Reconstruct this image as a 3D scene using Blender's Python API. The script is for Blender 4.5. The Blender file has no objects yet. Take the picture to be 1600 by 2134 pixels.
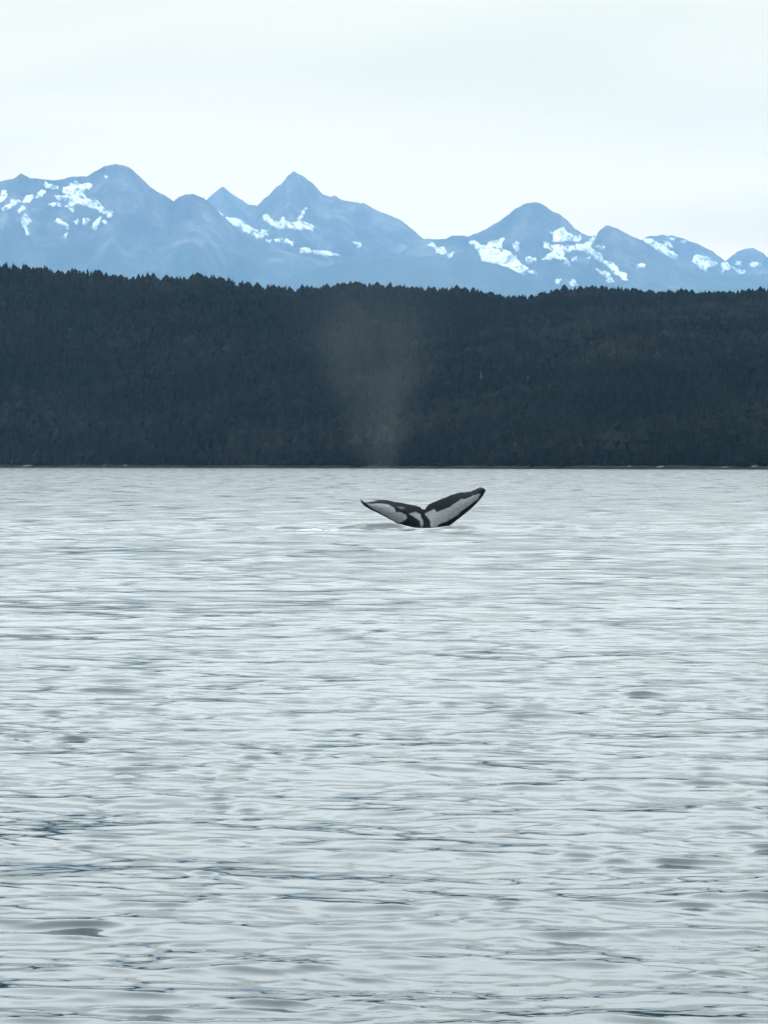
import bpy, math, random
import numpy as np
from mathutils import Vector

SC = bpy.context.scene
COL = SC.collection
RNG = np.random.default_rng(7)
random.seed(7)

# ------------------------------------------------------------------ camera
F = 6000.0                 # focal length in photograph pixels (photo 1600 x 2134)
CAM_H = 2.25
HORIZON = 965.0            # photograph row of the true horizon
PITCH = math.atan((1067.0 - HORIZON) / F)
cam_data = bpy.data.cameras.new('camera')
cam_data.sensor_fit = 'VERTICAL'
cam_data.sensor_height = 36.0
cam_data.lens = 36.0 * F / 2134.0
cam_data.clip_start = 0.5
cam_data.clip_end = 120000.0
cam = bpy.data.objects.new('camera', cam_data)
COL.objects.link(cam)
cam.location = (0, 0, CAM_H)
cam.rotation_euler = (math.pi / 2 - PITCH, 0, 0)
SC.camera = cam

# ------------------------------------------------------------------ light
SUN_EL, SUN_AZ = math.radians(48), math.radians(-58)     # azimuth from the view axis, to the right positive
SKY_STRENGTH = 0.1
SUN_STRENGTH = 0.6
SC.view_settings.view_transform = 'Standard'
SC.view_settings.look = 'None'
SC.view_settings.exposure = 0.0
SC.view_settings.gamma = 1.0
SC.view_settings.use_curve_mapping = False
SC.render.engine = 'CYCLES'
SC.cycles.max_bounces = 6
SC.cycles.volume_bounces = 0
SC.cycles.use_denoising = True
SC.cycles.volume_step_rate = 0.6

world = bpy.data.worlds.new('World')
SC.world = world
world.use_nodes = True
nt = world.node_tree
nt.nodes.clear()


class N:
    """small helper around a node tree"""
    def __init__(self, tree):
        self.t = tree

    def add(self, kind, **kw):
        n = self.t.nodes.new(kind)
        for k, v in kw.items():
            setattr(n, k, v)
        return n

    def link(self, a, b):
        self.t.links.new(a, b)

    def val(self, sock, v):
        if isinstance(v, (int, float)):
            sock.default_value = v
        elif isinstance(v, (tuple, list)):
            sock.default_value = v
        else:
            self.link(v, sock)

    def math(self, op, a, b=0.0, clamp=False):
        n = self.add('ShaderNodeMath', operation=op, use_clamp=clamp)
        self.val(n.inputs[0], a)
        self.val(n.inputs[1], b)
        return n.outputs[0]

    def mix(self, f, a, b, blend='MIX'):
        n = self.add('ShaderNodeMix', data_type='RGBA', blend_type=blend)
        self.val(n.inputs[0], f)
        self.val(n.inputs[6], (*a, 1) if isinstance(a, tuple) and len(a) == 3 else a)
        self.val(n.inputs[7], (*b, 1) if isinstance(b, tuple) and len(b) == 3 else b)
        return n.outputs[2]

    def noise(self, vec, scale, detail=3.0, rough=0.55, dist=0.0):
        n = self.add('ShaderNodeTexNoise')
        if vec is not None:
            self.link(vec, n.inputs['Vector'])
        n.inputs['Scale'].default_value = scale
        n.inputs['Detail'].default_value = detail
        n.inputs['Roughness'].default_value = rough
        n.inputs['Distortion'].default_value = dist
        return n.outputs['Fac']

    def scale(self, vec, s):
        n = self.add('ShaderNodeMapping')
        self.link(vec, n.inputs['Vector'])
        n.inputs['Scale'].default_value = s
        return n.outputs['Vector']

    def ramp(self, f, stops, interp='LINEAR'):
        n = self.add('ShaderNodeValToRGB')
        n.color_ramp.interpolation = interp
        e = n.color_ramp.elements
        while len(e) < len(stops):
            e.new(0.5)
        for i, (p, c) in enumerate(stops):
            e[i].position = p
            e[i].color = (c, c, c, 1) if isinstance(c, (int, float)) else (*c, 1)
        self.link(f, n.inputs[0])
        return n.outputs[0]

    def attr(self, name):
        return self.add('ShaderNodeAttribute', attribute_name=name).outputs['Fac']


# overcast sky: the clear sky almost fully veiled by a thin bright cloud layer
w = N(nt)
sky = w.add('ShaderNodeTexSky', sky_type='NISHITA', sun_disc=False, sun_elevation=SUN_EL,
            sun_rotation=SUN_AZ % (2 * math.pi))
tc = w.add('ShaderNodeTexCoord')
sep = w.add('ShaderNodeSeparateXYZ')
w.link(tc.outputs['Generated'], sep.inputs[0])
up = w.math('MAXIMUM', sep.outputs['Z'], 0.0)
cloud = w.ramp(up, [(0.0, (0.95, 0.70, 0.385)), (0.07, (0.92, 0.69, 0.385)), (0.11, (0.635, 0.535, 0.34)), (0.16, (0.53, 0.48, 0.33)),
                    (0.24, (0.95, 0.99, 0.94)), (0.34, (1.10, 1.17, 1.16)), (0.55, (1.15, 1.24, 1.26)), (1.0, (1.32, 1.42, 1.46))])
# soft, wide cloud sheets
den = w.math('ADD', up, 0.12)
comb = w.add('ShaderNodeCombineXYZ')
w.link(w.math('DIVIDE', sep.outputs['X'], den), comb.inputs[0])
w.link(w.math('DIVIDE', sep.outputs['Y'], den), comb.inputs[1])
band = w.noise(w.scale(comb.outputs[0], (0.7, 1.2, 1.0)), 1.0, 3.0, 0.45, 0.5)
lum = w.ramp(band, [(0.36, (1.04, 1.04, 1.03)), (0.5, (0.98, 0.98, 0.99)), (0.64, (0.86, 0.875, 0.93))])
cloud = w.mix(1.0, cloud, lum, 'MULTIPLY')
cloud10 = w.mix(1.0, cloud, (27.0, 27.0, 27.0), 'MULTIPLY')
allsky = w.mix(0.95, sky.outputs[0], cloud10)
bg = w.add('ShaderNodeBackground')
w.link(allsky, bg.inputs[0])
bg.inputs[1].default_value = SKY_STRENGTH
wo = w.add('ShaderNodeOutputWorld')
w.link(bg.outputs[0], wo.inputs[0])

sun_data = bpy.data.lights.new('sun', 'SUN')
sun_data.energy = SUN_STRENGTH
sun_data.angle = math.radians(25)
sun_data.color = (1.0, 0.96, 0.9)
sun = bpy.data.objects.new('sun', sun_data)
COL.objects.link(sun)
sd = Vector((math.sin(SUN_AZ) * math.cos(SUN_EL), math.cos(SUN_AZ) * math.cos(SUN_EL), math.sin(SUN_EL)))
sun.rotation_euler = sd.to_track_quat('Z', 'Y').to_euler()

HAZE_DENSITY = 3.5e-5
HAZE_COLOR = (0.255, 0.525, 0.85)

# ------------------------------------------------------------------ helpers
CP, SP = math.cos(PITCH), math.sin(PITCH)


def world_at(px, py, dist):
    """the point seen at photograph pixel (px, py) at ground distance dist along +Y"""
    px, py = np.asarray(px, float), np.asarray(py, float)
    a = (px - 800.0) / F
    b = (1067.0 - py) / F
    dy = CP + b * SP
    dz = -SP + b * CP
    return a / dy * dist, CAM_H + dz / dy * dist


def pixel_of(x, y, z):
    zz = z - CAM_H
    depth = y * CP - zz * SP
    upv = y * SP + zz * CP
    return 800.0 + F * x / depth, 1067.0 - F * upv / depth


_TAB = np.random.default_rng(3).random((256, 256))


def vnoise(x, y, seed=0):
    x = np.asarray(x, float) + seed * 17.31
    y = np.asarray(y, float) + seed * 9.77
    xi, yi = np.floor(x).astype(np.int64), np.floor(y).astype(np.int64)
    fx, fy = x - xi, y - yi
    fx, fy = fx * fx * (3 - 2 * fx), fy * fy * (3 - 2 * fy)
    x0, x1, y0, y1 = xi & 255, (xi + 1) & 255, yi & 255, (yi + 1) & 255
    a = _TAB[y0, x0] * (1 - fx) + _TAB[y0, x1] * fx
    b = _TAB[y1, x0] * (1 - fx) + _TAB[y1, x1] * fx
    return (a * (1 - fy) + b * fy) * 2 - 1


def fbm(x, y, seed=0, octaves=4, gain=0.5):
    s, a, t = 0.0, 1.0, 0.0
    for k in range(octaves):
        s = s + a * vnoise(x * 2 ** k, y * 2 ** k, seed + k * 3)
        t += a
        a *= gain
    return s / t


def smooth(a, b, x):
    t = np.clip((x - a) / (b - a), 0, 1)
    return t * t * (3 - 2 * t)


def in_poly(px, py, poly):
    inside = np.zeros(px.shape, bool)
    n = len(poly)
    for i in range(n):
        x0, y0 = poly[i]
        x1, y1 = poly[(i + 1) % n]
        if y0 == y1:
            continue
        c = ((y0 > py) != (y1 > py)) & (px < (x1 - x0) * (py - y0) / (y1 - y0) + x0)
        inside ^= c
    return inside


def mesh_from(name, verts, faces, shade_smooth=True, attrs=None):
    """verts (n,3), faces (m,k) with one k"""
    verts = np.asarray(verts, np.float32)
    faces = np.asarray(faces, np.int32)
    me = bpy.data.meshes.new(name)
    k = faces.shape[1]
    me.vertices.add(len(verts))
    me.vertices.foreach_set('co', verts.ravel())
    me.loops.add(faces.size)
    me.loops.foreach_set('vertex_index', faces.ravel())
    me.polygons.add(len(faces))
    me.polygons.foreach_set('loop_start', np.arange(0, faces.size, k, dtype=np.int32))
    me.polygons.foreach_set('use_smooth', np.full(len(faces), shade_smooth, bool))
    me.update(calc_edges=True)
    me.validate()
    for an, av in (attrs or {}).items():
        at = me.attributes.new(an, 'FLOAT', 'POINT')
        at.data.foreach_set('value', np.asarray(av, np.float32))
    return me


def obj(name, me, material=None, parent=None):
    o = bpy.data.objects.new(name, me)
    COL.objects.link(o)
    if material is not None and not me.materials:
        me.materials.append(material)
    if parent is not None:
        o.parent = parent
    return o


def tag(o, label=None, category=None, group=None, kind=None):
    for k, v in (('label', label), ('category', category), ('group', group), ('kind', kind)):
        if v:
            o[k] = v
    return o


def grid_faces(rows, cols, offset=0):
    i, j = np.meshgrid(np.arange(rows - 1), np.arange(cols - 1), indexing='ij')
    a = (i * cols + j).ravel() + offset
    return np.stack([a, a + 1, a + cols + 1, a + cols], 1)


def material(name):
    m = bpy.data.materials.new(name)
    m.use_nodes = True
    m.node_tree.nodes.clear()
    n = N(m.node_tree)
    out = n.add('ShaderNodeOutputMaterial')
    p = n.add('ShaderNodeBsdfPrincipled')
    n.link(p.outputs[0], out.inputs[0])
    return m, n, p, out


# ------------------------------------------------------------------ water
m_water, n, p, _ = material('sea_water')
p.inputs['Base Color'].default_value = (0.010, 0.022, 0.025, 1)
p.inputs['IOR'].default_value = 1.60
fade = n.attr('fade')
geo = n.add('ShaderNodeNewGeometry')
pos = geo.outputs['Position']
paws = n.noise(n.scale(pos, (0.35, 0.11, 1.0)), 1.0, 5.0, 0.62)
paws = n.ramp(paws, [(0.35, 0.35), (0.66, 1.25)])
n.link(n.math('ADD', n.math('MULTIPLY', n.math('MULTIPLY', fade, paws), 0.27), 0.035), p.inputs['Roughness'])
p.distribution = 'MULTI_GGX'
fine = n.noise(n.scale(pos, (0.6, 1.0, 1.0)), 9.0, 2.0, 0.5)
mid = n.noise(n.scale(pos, (0.45, 0.6, 1.0)), 2.2, 3.0, 0.55)
far = n.noise(n.scale(pos, (0.40, 0.22, 1.0)), 1.0, 4.0, 0.6)
hgt = n.math('ADD', n.math('MULTIPLY', fine, 0.002),
             n.math('MULTIPLY', n.math('MULTIPLY', fade, paws), n.math('ADD', n.math('MULTIPLY', mid, 0.013), n.math('MULTIPLY', far, 0.042))))
bump = n.add('ShaderNodeBump')
bump.inputs['Strength'].default_value = 1.0
bump.inputs['Distance'].default_value = 1.0
n.link(hgt, bump.inputs['Height'])
n.link(bump.outputs[0], p.inputs['Normal'])

WHALE_D = 101.5
WATER_R = 33000.0


def whale_swell(x, y):
    """the low swell faces and slick the diving whale pushes up"""
    z = np.zeros_like(x)
    for pxa, pxb, py, hh, wd in ((700, 856, 1102, 0.24, 0.24), (548, 642, 1102, 0.17, 0.22), (915, 1005, 1104, 0.20, 0.22), (640, 705, 1103, 0.07, 0.18),
                                 (545, 660, 1119, 0.09, 0.22), (480, 560, 1107, 0.10, 0.2), (255, 330, 1131, 0.09, 0.22), (600, 700, 1113, 0.07, 0.2),
                                 (700, 800, 1110, 0.05, 0.2), (840, 930, 1109, 0.05, 0.3), (590, 760, 1028, 0.12, 1.0), (1100, 1180, 1065, 0.12, 0.6)):
        d = CAM_H * F / (py - HORIZON)
        xa, xb = (pxa - 800) / F * d, (pxb - 800) / F * d
        c = d + 0.35 * vnoise(x * 0.7, x * 0 + py)
        win = smooth(xa - 0.4, xa + 1.0, x) * (1 - smooth(xb - 0.8, xb + 0.4, x))
        z += hh * win * smooth(-0.45 * wd, 0.45 * wd, y - c) * np.exp(-np.maximum(y - c, 0) / 1.1) * (0.85 + 0.3 * vnoise(x * 1.6, y * 0.2, 5))
    return z


def rs_near(y):
    return y < 40


def build_water():
    rows = [0.6]
    while rows[-1] < 9.6:
        rows.append(rows[-1] * 1.12)
    fpx = F * 1024 / 2134
    r = 10.0
    while r < 1500.0:
        rows.append(r)
        d = 0.82 * r * r / (CAM_H * fpx)
        d = min(d, 0.00185 * r) if r < 260 else min(d, 0.00185 * r * 1.012 ** ((r - 260) / 3.0), 16.0)
        r += d
    rows = [q for q in rows if not 95 < q < 103] + list(np.arange(95, 103, 0.08))
    rows += [1500.0, 1700.0, 2200.0, 3000.0, 4500.0, 7000.0, 11000.0, 17000.0, 25000.0, WATER_R]
    rows = np.array(sorted(set(rows)))
    half = math.radians(8.6)
    fine_a = np.linspace(-half, half, 360)
    side = [half]
    st = fine_a[1] - fine_a[0]
    while side[-1] + st < math.pi:
        side.append(side[-1] + st)
        st = min(st * 1.13, math.radians(0.22)) if side[-1] < math.radians(19) else min(st * 1.3, math.radians(10))
    side = np.array(side[1:])
    ang = np.concatenate([-side[::-1], fine_a, side])
    R, A = np.meshgrid(rows, ang, indexing='ij')
    dr = np.gradient(rows)[:, None] * np.ones_like(A)
    da = np.gradient(ang)[None, :] * R
    x, y = R * np.sin(A), R * np.cos(A)
    z = np.zeros_like(x)
    ox, oy = np.zeros_like(x), np.zeros_like(x)
    near = R < 1600
    xs, ys, drs, das = x[near], y[near], dr[near], da[near]
    big = np.clip(0.95 + 0.55 * fbm(xs / 7.0, ys / 13.0, 11, 3) + 0.35 * fbm(xs / 45.0, ys / 120.0, 17, 2), 0.35, 1.45)
    patch = smooth(-0.15, 0.55, fbm(xs / 1.3, ys / 1.6, 19, 3) + 0.4 * fbm(xs / 7.0, ys / 10.0, 23, 2))
    packet = 0.68 + 0.60 * smooth(-0.3, 0.6, fbm(xs / 0.8, ys / 0.7, 27, 2, 0.45) + 0.25 * fbm(xs / 4.0, ys / 6.0, 29, 2))
    rg = np.random.default_rng(21)
    total, kept = 0.0, np.zeros_like(xs)
    zz, xx, yy = np.zeros_like(xs), np.zeros_like(xs), np.zeros_like(xs)
    #          wavelengths   rms slope  spread  count  modulation
    lee = 0.68 + 0.32 * smooth(9, 45, ys)          # calmer water close to the boat
    for lo, hi, rms, spread, cnt, mod in ((2.2, 6.5, 0.024, 0.35, 18, lee), (0.9, 2.2, 0.038, 0.42, 34, lee * big), (0.40, 0.9, 0.054, 0.40, 52, lee * big),
                                          (0.13, 0.40, 0.070, 0.40, 100, big * packet), (0.05, 0.15, 0.066, 0.6, 70, big * (0.15 + 1.55 * patch * packet))):
        gz, gx_, gy_ = np.zeros_like(xs), np.zeros_like(xs), np.zeros_like(xs)
        for q in range(cnt):
            l = math.exp(rg.uniform(math.log(lo), math.log(hi)))
            t = rg.normal(0.10, spread)
            k = 2 * math.pi / l
            kx, ky = k * math.sin(t), k * math.cos(t)
            sl = rms * math.sqrt(2.0 / cnt)
            res = np.abs(ky) * drs * 0.8 + np.abs(kx) * das
            att = 1 - smooth(1.0, 2.4, res)
            ph = (kx * xs + ky * ys + rg.uniform(0, 6.283)).astype(np.float32)
            aa = sl / k * att
            gz += aa * np.cos(ph)
            sn = aa * np.sin(ph)
            gx_ -= sn * math.sin(t)
            gy_ -= sn * math.cos(t)
            kept += sl * sl * att
            total += sl * sl
        m = 1.0 if mod is None else mod
        if hi < 3:                       # crests peak, troughs flatten
            sig = np.sqrt(np.mean(gz[rs_near(ys)] ** 2)) + 1e-6
            gz = sig / 0.3 * (np.exp(np.clip(0.3 * gz / sig, -1.5, 0.8)) - 1.045)
        zz += gz * m
        xx += gx_ * m * 0.9
        yy += gy_ * m * 0.9
    z[near] = zz
    ox[near], oy[near] = xx, yy - 1.2 * zz * (1 - smooth(30, 200, ys))   # faces towards the boat are the steeper ones
    f = np.ones_like(x)
    f[near] = np.clip(1 - kept / total, 0, 1)
    sw = (R > 60) & (R < 260) & (np.abs(A) < half * 1.2)
    calm = np.zeros_like(x)
    z[sw] += whale_swell(x[sw], y[sw])
    v = np.stack([x + ox, y + oy, z], -1).reshape(-1, 3)
    fc = grid_faces(len(rows), len(ang))[:, ::-1]
    me = mesh_from('water', v, fc, True, {'fade': f.ravel()})
    o = obj('water', me, m_water)
    tag(o, 'rippled silver grey sea reaching from below the camera to the wooded shore', 'sea', kind='structure')
    print('water tris', len(fc) * 2)


build_water()

# ------------------------------------------------------------------ wooded hill
SKYLINE = np.array([(-300, 548), (0, 557), (40, 562), (110, 569), (150, 570), (200, 572), (235, 582), (280, 584), (330, 580), (400, 579),
                    (445, 580), (500, 591), (550, 601), (600, 608), (640, 605), (690, 598), (740, 594), (780, 599), (830, 607),
                    (900, 610), (970, 610), (1010, 614), (1060, 622), (1100, 625), (1140, 613), (1190, 607), (1260, 607),
                    (1340, 613), (1380, 611), (1420, 610), (1470, 614), (1540, 614), (1600, 612), (1900, 620)], float)
RIDGE_Y = 1650.0
TREE_H = 10.5


def shore_y(x):
    return 1180.0 - 260.0 * np.tanh(x / 165.0) + 12 * vnoise(x / 60.0, x * 0 + 2.0) + 4 * vnoise(x / 13.0, x * 0 + 7.0)


def ridge_y(x):
    return RIDGE_Y + 20 * vnoise(x / 90.0, x * 0 + 4.0)


def ridge_z(x):
    px = 800 + F * x / RIDGE_Y
    py = np.interp(px, SKYLINE[:, 0], SKYLINE[:, 1]) + 3.0 + 3.0 * smooth(850, 1200, px)
    return CAM_H + (HORIZON - py) / F * ridge_y(x) - TREE_H * 0.53


def terrain_z(x, y):
    s, r = shore_y(x), ridge_y(x)
    t = np.clip((y - s - 8) / (r - s - 8), 0, 1)
    z = 1.15 + (ridge_z(x) - 1.15) * (t ** 0.92)
    z = z + (7.0 * fbm(x / 85.0, y / 45.0, 31, 3) + 3.0 * fbm(x / 24.0, y / 22.0, 37, 2)) * np.clip(4 * t * (1 - t), 0, 1)
    behind = np.clip((y - r) / 420.0, 0, 1)
    z = np.where(y > r, ridge_z(x) * (1 - behind ** 1.2) + 2.0, z)
    beach = (y - s) * 0.11
    return np.where(y < s + 10, np.minimum(beach, np.maximum(z, 0.0)), np.maximum(z, 0.7))


m_soil, n, p, _ = material('forest_soil')
geo = n.add('ShaderNodeNewGeometry')
n.link(n.ramp(n.noise(geo.outputs['Position'], 0.12, 4.0), [(0.3, (0.006, 0.008, 0.007)), (0.7, (0.014, 0.014, 0.011))]), p.inputs['Base Color'])
p.inputs['Specular IOR Level'].default_value = 0.0
p.inputs['Roughness'].default_value = 1.0

xs = np.concatenate([np.linspace(-2600, -320, 24)[:-1], np.arange(-320, 321, 4.0), np.linspace(320, 2600, 24)[1:]])
t = np.concatenate([np.linspace(-0.12, 1.0, 150), np.linspace(1.0, 3.2, 24)[1:]])
X, T = np.meshgrid(xs, t, indexing='xy')
S, Rr = shore_y(X), ridge_y(X)
Y = S + 7 + (Rr - S - 7) * T
Z = terrain_z(X, Y)
Z = np.where(T < 0, -0.6, Z)
hill_mesh = mesh_from('hill', np.stack([X, Y, Z], -1).reshape(-1, 3), grid_faces(len(t), len(xs)))
hill = obj('hill', hill_mesh, m_soil)
tag(hill, 'long low hillside under the dark forest behind the water', 'hill', kind='structure')

# beach: thin strip of grey stones and weed along the waterline
m_beach, n, p, _ = material('shingle_beach')
geo = n.add('ShaderNodeNewGeometry')
bn = n.noise(n.scale(geo.outputs['Position'], (0.10, 0.5, 1.0)), 1.0, 5.0, 0.65)
n.link(n.ramp(bn, [(0.32, (0.008, 0.010, 0.008)), (0.5, (0.016, 0.019, 0.014)), (0.62, (0.028, 0.031, 0.024)), (0.75, (0.06, 0.062, 0.055))]), p.inputs['Base Color'])
p.inputs['Roughness'].default_value = 1.0
p.inputs['Specular IOR Level'].default_value = 0.0
xs = np.arange(-420, 421, 2.0)
u = np.linspace(0, 1, 9)
X, U = np.meshgrid(xs, u, indexing='xy')
S = shore_y(X)
width = 11 + 3 * vnoise(X / 22.0, X * 0 + 11)
Y = S - 3 + width * U
Z = -0.25 + 1.75 * U + 0.28 * fbm(X / 5.0, Y / 6.0, 41, 3) * U + 0.5 * np.maximum(0, fbm(X / 14.0, Y / 30.0, 43, 2)) * U
Z[-1] -= 1.2
beach = obj('beach', mesh_from('beach', np.stack([X, Y, Z], -1).reshape(-1, 3), grid_faces(len(u), len(xs))), m_beach)
tag(beach, 'narrow grey green strip of stony shore between the water and the forest', 'beach', kind='structure')

# a few pale boulders on the shore that catch the light
m_stone, n, p, _ = material('shore_stone')
tcn = n.add('ShaderNodeTexCoord')
n.link(n.ramp(n.noise(tcn.outputs['Object'], 1.6, 5.0, 0.65), [(0.3, (0.03, 0.032, 0.03)), (0.7, (0.085, 0.086, 0.08))]), p.inputs['Base Color'])
p.inputs['Roughness'].default_value = 0.9


def boulder(px, w, h, seed, lab):
    yy = 1200.0
    for _ in range(6):
        x = (px - 800) / F * yy
        yy = float(shore_y(np.array(x))) + 5.0
    la, lo = np.linspace(-0.5, math.pi / 2, 8), np.linspace(0, 2 * math.pi, 15)[:-1]
    P, T_ = np.meshgrid(lo, la, indexing='xy')
    rr = 1 + 0.22 * fbm(np.cos(P) * 1.3 + seed, np.sin(P) * 1.3 + T_ * 1.2, 151 + seed, 3)
    V = np.stack([w / 2 * np.cos(T_) * np.cos(P) * rr, w * 0.4 * np.cos(T_) * np.sin(P) * rr, h * np.sin(T_) * rr], -1).reshape(-1, 3)
    k = len(lo)
    wrap = np.array([(a * k + k - 1, a * k, (a + 1) * k, (a + 1) * k + k - 1) for a in range(len(la) - 1)])
    o = obj('boulder', mesh_from('boulder', V, np.concatenate([grid_faces(len(la), k), wrap])), m_stone)
    o.location = (x, yy, 0.45)
    tag(o, lab, 'boulder', 'pale boulders on the far shore')


boulder(62, 6.5, 0.9, 1, 'long low pale boulder at the far left end of the shore')
boulder(165, 4.0, 0.8, 2, 'flat pale boulder, second from the left along the shore')
boulder(221, 3.4, 1.0, 3, 'pale boulder, left one of a close pair on the left shore')
boulder(263, 2.6, 1.1, 4, 'rounder pale boulder, right one of a close pair on the left shore')
boulder(1312, 2.8, 0.8, 5, 'small pale boulder, first on the shore right of the whale')
boulder(1381, 5.0, 0.8, 6, 'long low boulder, second on the shore right of the whale')
boulder(1513, 4.2, 0.7, 7, 'dim flat boulder, third on the shore right of the whale')
boulder(1573, 3.2, 1.1, 8, 'bright boulder nearest the right end of the shore')

# ------------------------------------------------------------------ conifers
m_leaf, n, p, _ = material('conifer_needles')
tint = n.attr('tint')
inst = n.add('ShaderNodeObjectInfo').outputs['Random']
geo = n.add('ShaderNodeNewGeometry')
patch = n.noise(n.scale(geo.outputs['Position'], (0.4, 0.6, 2.0)), 0.016, 4.0, 0.6)
mixf = n.math('ADD', n.math('MULTIPLY', tint, 0.35), n.math('MULTIPLY', n.math('SUBTRACT', patch, 0.40), 2.4), True)
c = n.ramp(mixf, [(0.0, (0.005, 0.007, 0.007)), (0.45, (0.008, 0.010, 0.010)), (0.8, (0.0145, 0.0155, 0.0145)), (1.0, (0.021, 0.0215, 0.0205))])
n.link(c, p.inputs['Base Color'])
p.inputs['Roughness'].default_value = 0.85
p.inputs['Specular IOR Level'].default_value = 0.0

m_bark, n, p, _ = material('conifer_bark')
tcn = n.add('ShaderNodeTexCoord')
n.link(n.ramp(n.noise(n.scale(tcn.outputs['Object'], (8, 8, 1)), 3.0), [(0.3, (0.03, 0.024, 0.02)), (0.7, (0.09, 0.075, 0.06))]), p.inputs['Base Color'])
p.inputs['Roughness'].default_value = 0.95

m_snag, n, p, _ = material('weathered_wood')
tcn = n.add('ShaderNodeTexCoord')
n.link(n.ramp(n.noise(n.scale(tcn.outputs['Object'], (5, 5, 0.6)), 2.0), [(0.3, (0.06, 0.058, 0.055)), (0.7, (0.15, 0.145, 0.14))]), p.inputs['Base Color'])
p.inputs['Roughness'].default_value = 0.95


def crown_geo(rg, tiers, sides, kind):
    """unit-height ragged crown; kind 0 narrow spire, 1 fuller, 2 broad round-topped"""
    V, Fc = [], []
    z0 = 0.10
    rad = (0.14, 0.20, 0.27)[kind] * rg.uniform(0.85, 1.15)
    for k in range(tiers):
        q = k / tiers
        zb = z0 + (0.96 - z0) * q
        if kind == 2:
            r = rad * (0.55 + 0.9 * q - 1.2 * q * q) * 1.35
        else:
            r = rad * (1 - q) ** 0.8 + 0.012
        if q < 0.12:
            r *= 0.75
        hgt_ = (1.0 - zb) if k == tiers - 1 else (0.96 - z0) / tiers * rg.uniform(1.9, 2.6)
        cx, cy = rg.normal(0, 0.012 * (1 - q), 2)
        b = len(V)
        rot = rg.uniform(0, 6.28)
        for s in range(sides):
            a = rot + 2 * math.pi * s / sides
            rr = r * rg.uniform(0.5, 1.25)
            V.append((cx + rr * math.cos(a), cy + rr * math.sin(a), zb - rr * rg.uniform(0.1, 0.5)))
        V.append((cx * 0.4, cy * 0.4, min(zb + hgt_, 1.0)))
        for s in range(sides):
            Fc.append((b + s, b + (s + 1) % sides, b + sides))
    return np.array(V), np.array(Fc)


def trunk_geo(r=0.016, top=0.9, sides=6):
    V, Fc = [], []
    for j, (z, k) in enumerate(((-0.06, 1.5), (0.08, 1.0), (top * 0.55, 0.7), (top, 0.12))):
        for s in range(sides):
            a = 2 * math.pi * s / sides
            V.append((r * k * math.cos(a), r * k * math.sin(a), z))
    for j in range(3):
        for s in range(sides):
            Fc.append((j * sides + s, j * sides + (s + 1) % sides, (j + 1) * sides + (s + 1) % sides, (j + 1) * sides + s))
    return np.array(V), np.array(Fc)


rg = np.random.default_rng(5)
trunk_mesh = mesh_from('trunk', *trunk_geo())
trunk_mesh.materials.append(m_bark)
crown_meshes = []
for k in range(14):
    kind = (1, 0, 1, 2, 1, 2, 2)[k % 7]
    v, f = crown_geo(rg, 11 if kind != 2 else 8, 8, kind)
    cm = mesh_from('crown', v, f, False, {'tint': rg.uniform(0.1, 0.6) + 0 * v[:, 0] + rg.uniform(-0.1, 0.1, len(v))})
    cm.materials.append(m_leaf)
    crown_meshes.append(cm)


def conifer(x, y, z, h, k, lab, group, width=1.0, lean=0.0):
    root = bpy.data.objects.new('conifer_tree', None)
    COL.objects.link(root)
    root.empty_display_size = 0.5
    root.location = (x, y, z)
    root.rotation_euler = (0, lean, rg.uniform(0, 6.28) if lean == 0 else 0)
    root.scale = (h * width, h * width, h)
    tag(root, lab, 'tree', group)
    obj('trunk', trunk_mesh, None, root)
    obj('crown', crown_meshes[k % len(crown_meshes)], None, root)
    return root


# the trees that can be told apart: those standing on the skyline of the ridge
GRP = 'single conifers that stand out on the ridge skyline'
STRETCHES = [  # where along the crest, named by what rises behind it
    (-30, 150, 'below the left shoulder of mountains'),
    (150, 330, 'below the rounded left summit'),
    (330, 470, 'below the low rounded knob'),
    (470, 585, 'below the small sharp peak'),
    (585, 690, 'in the dip below the pyramid peak'),
    (690, 800, 'on the rounded knoll'),
    (800, 960, 'below the dark foothill'),
    (960, 1120, 'below the big white snow gully'),
    (1120, 1230, 'below the domed mountain'),
    (1230, 1370, 'below the pointed mountain with snow stream'),
    (1370, 1500, 'below the slanting snow ledge'),
    (1500, 1640, 'below the small rounded last peak'),
]
ORDINAL = ('first second third fourth fifth sixth seventh eighth ninth tenth eleventh twelfth thirteenth fourteenth fifteenth sixteenth seventeenth '
           'eighteenth nineteenth twentieth twenty-first twenty-second twenty-third twenty-fourth twenty-fifth twenty-sixth twenty-seventh '
           'twenty-eighth twenty-ninth thirtieth thirty-first thirty-second thirty-third thirty-fourth thirty-fifth thirty-sixth thirty-seventh '
           'thirty-eighth thirty-ninth fortieth').split()
CROWN_SHAPE = ('full', 'narrow', 'full', 'round-topped', 'full', 'round-topped', 'round-topped')
crest = []
special = [
    (447, 11.5, 0, 'thin leaning conifer rising above the ridge skyline below the small sharp far peak', 0.75, 0.10),
    (1555, 13.2, 0, 'thin spire conifer rising highest on the ridge below the small rounded last peak', 0.8, 0.0),
    (1487, 12.4, 0, 'slender pointed conifer on the ridge below the snowy shoulder beside the last peak', 0.85, 0.0),
    (1082, 11.0, 1, 'lone small conifer beside the lowest dip of the ridge skyline', 0.9, 0.0),
    (694, 11.5, 1, 'conifer at the left end of the rounded knoll on the ridge, below the pointed mountain', 1.0, 0.0),
    (148, 11.8, 2, 'conifer topping the small clump on the ridge below the snowy left massif', 1.0, 0.0),
    (1190, 11.8, 2, 'conifer at the left of the tall clump on the ridge below the domed mountain', 1.0, 0.0),
    (1384, 11.8, 1, 'conifer standing just right of the pale gap in the ridge trees', 1.0, 0.0),
]
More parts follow.
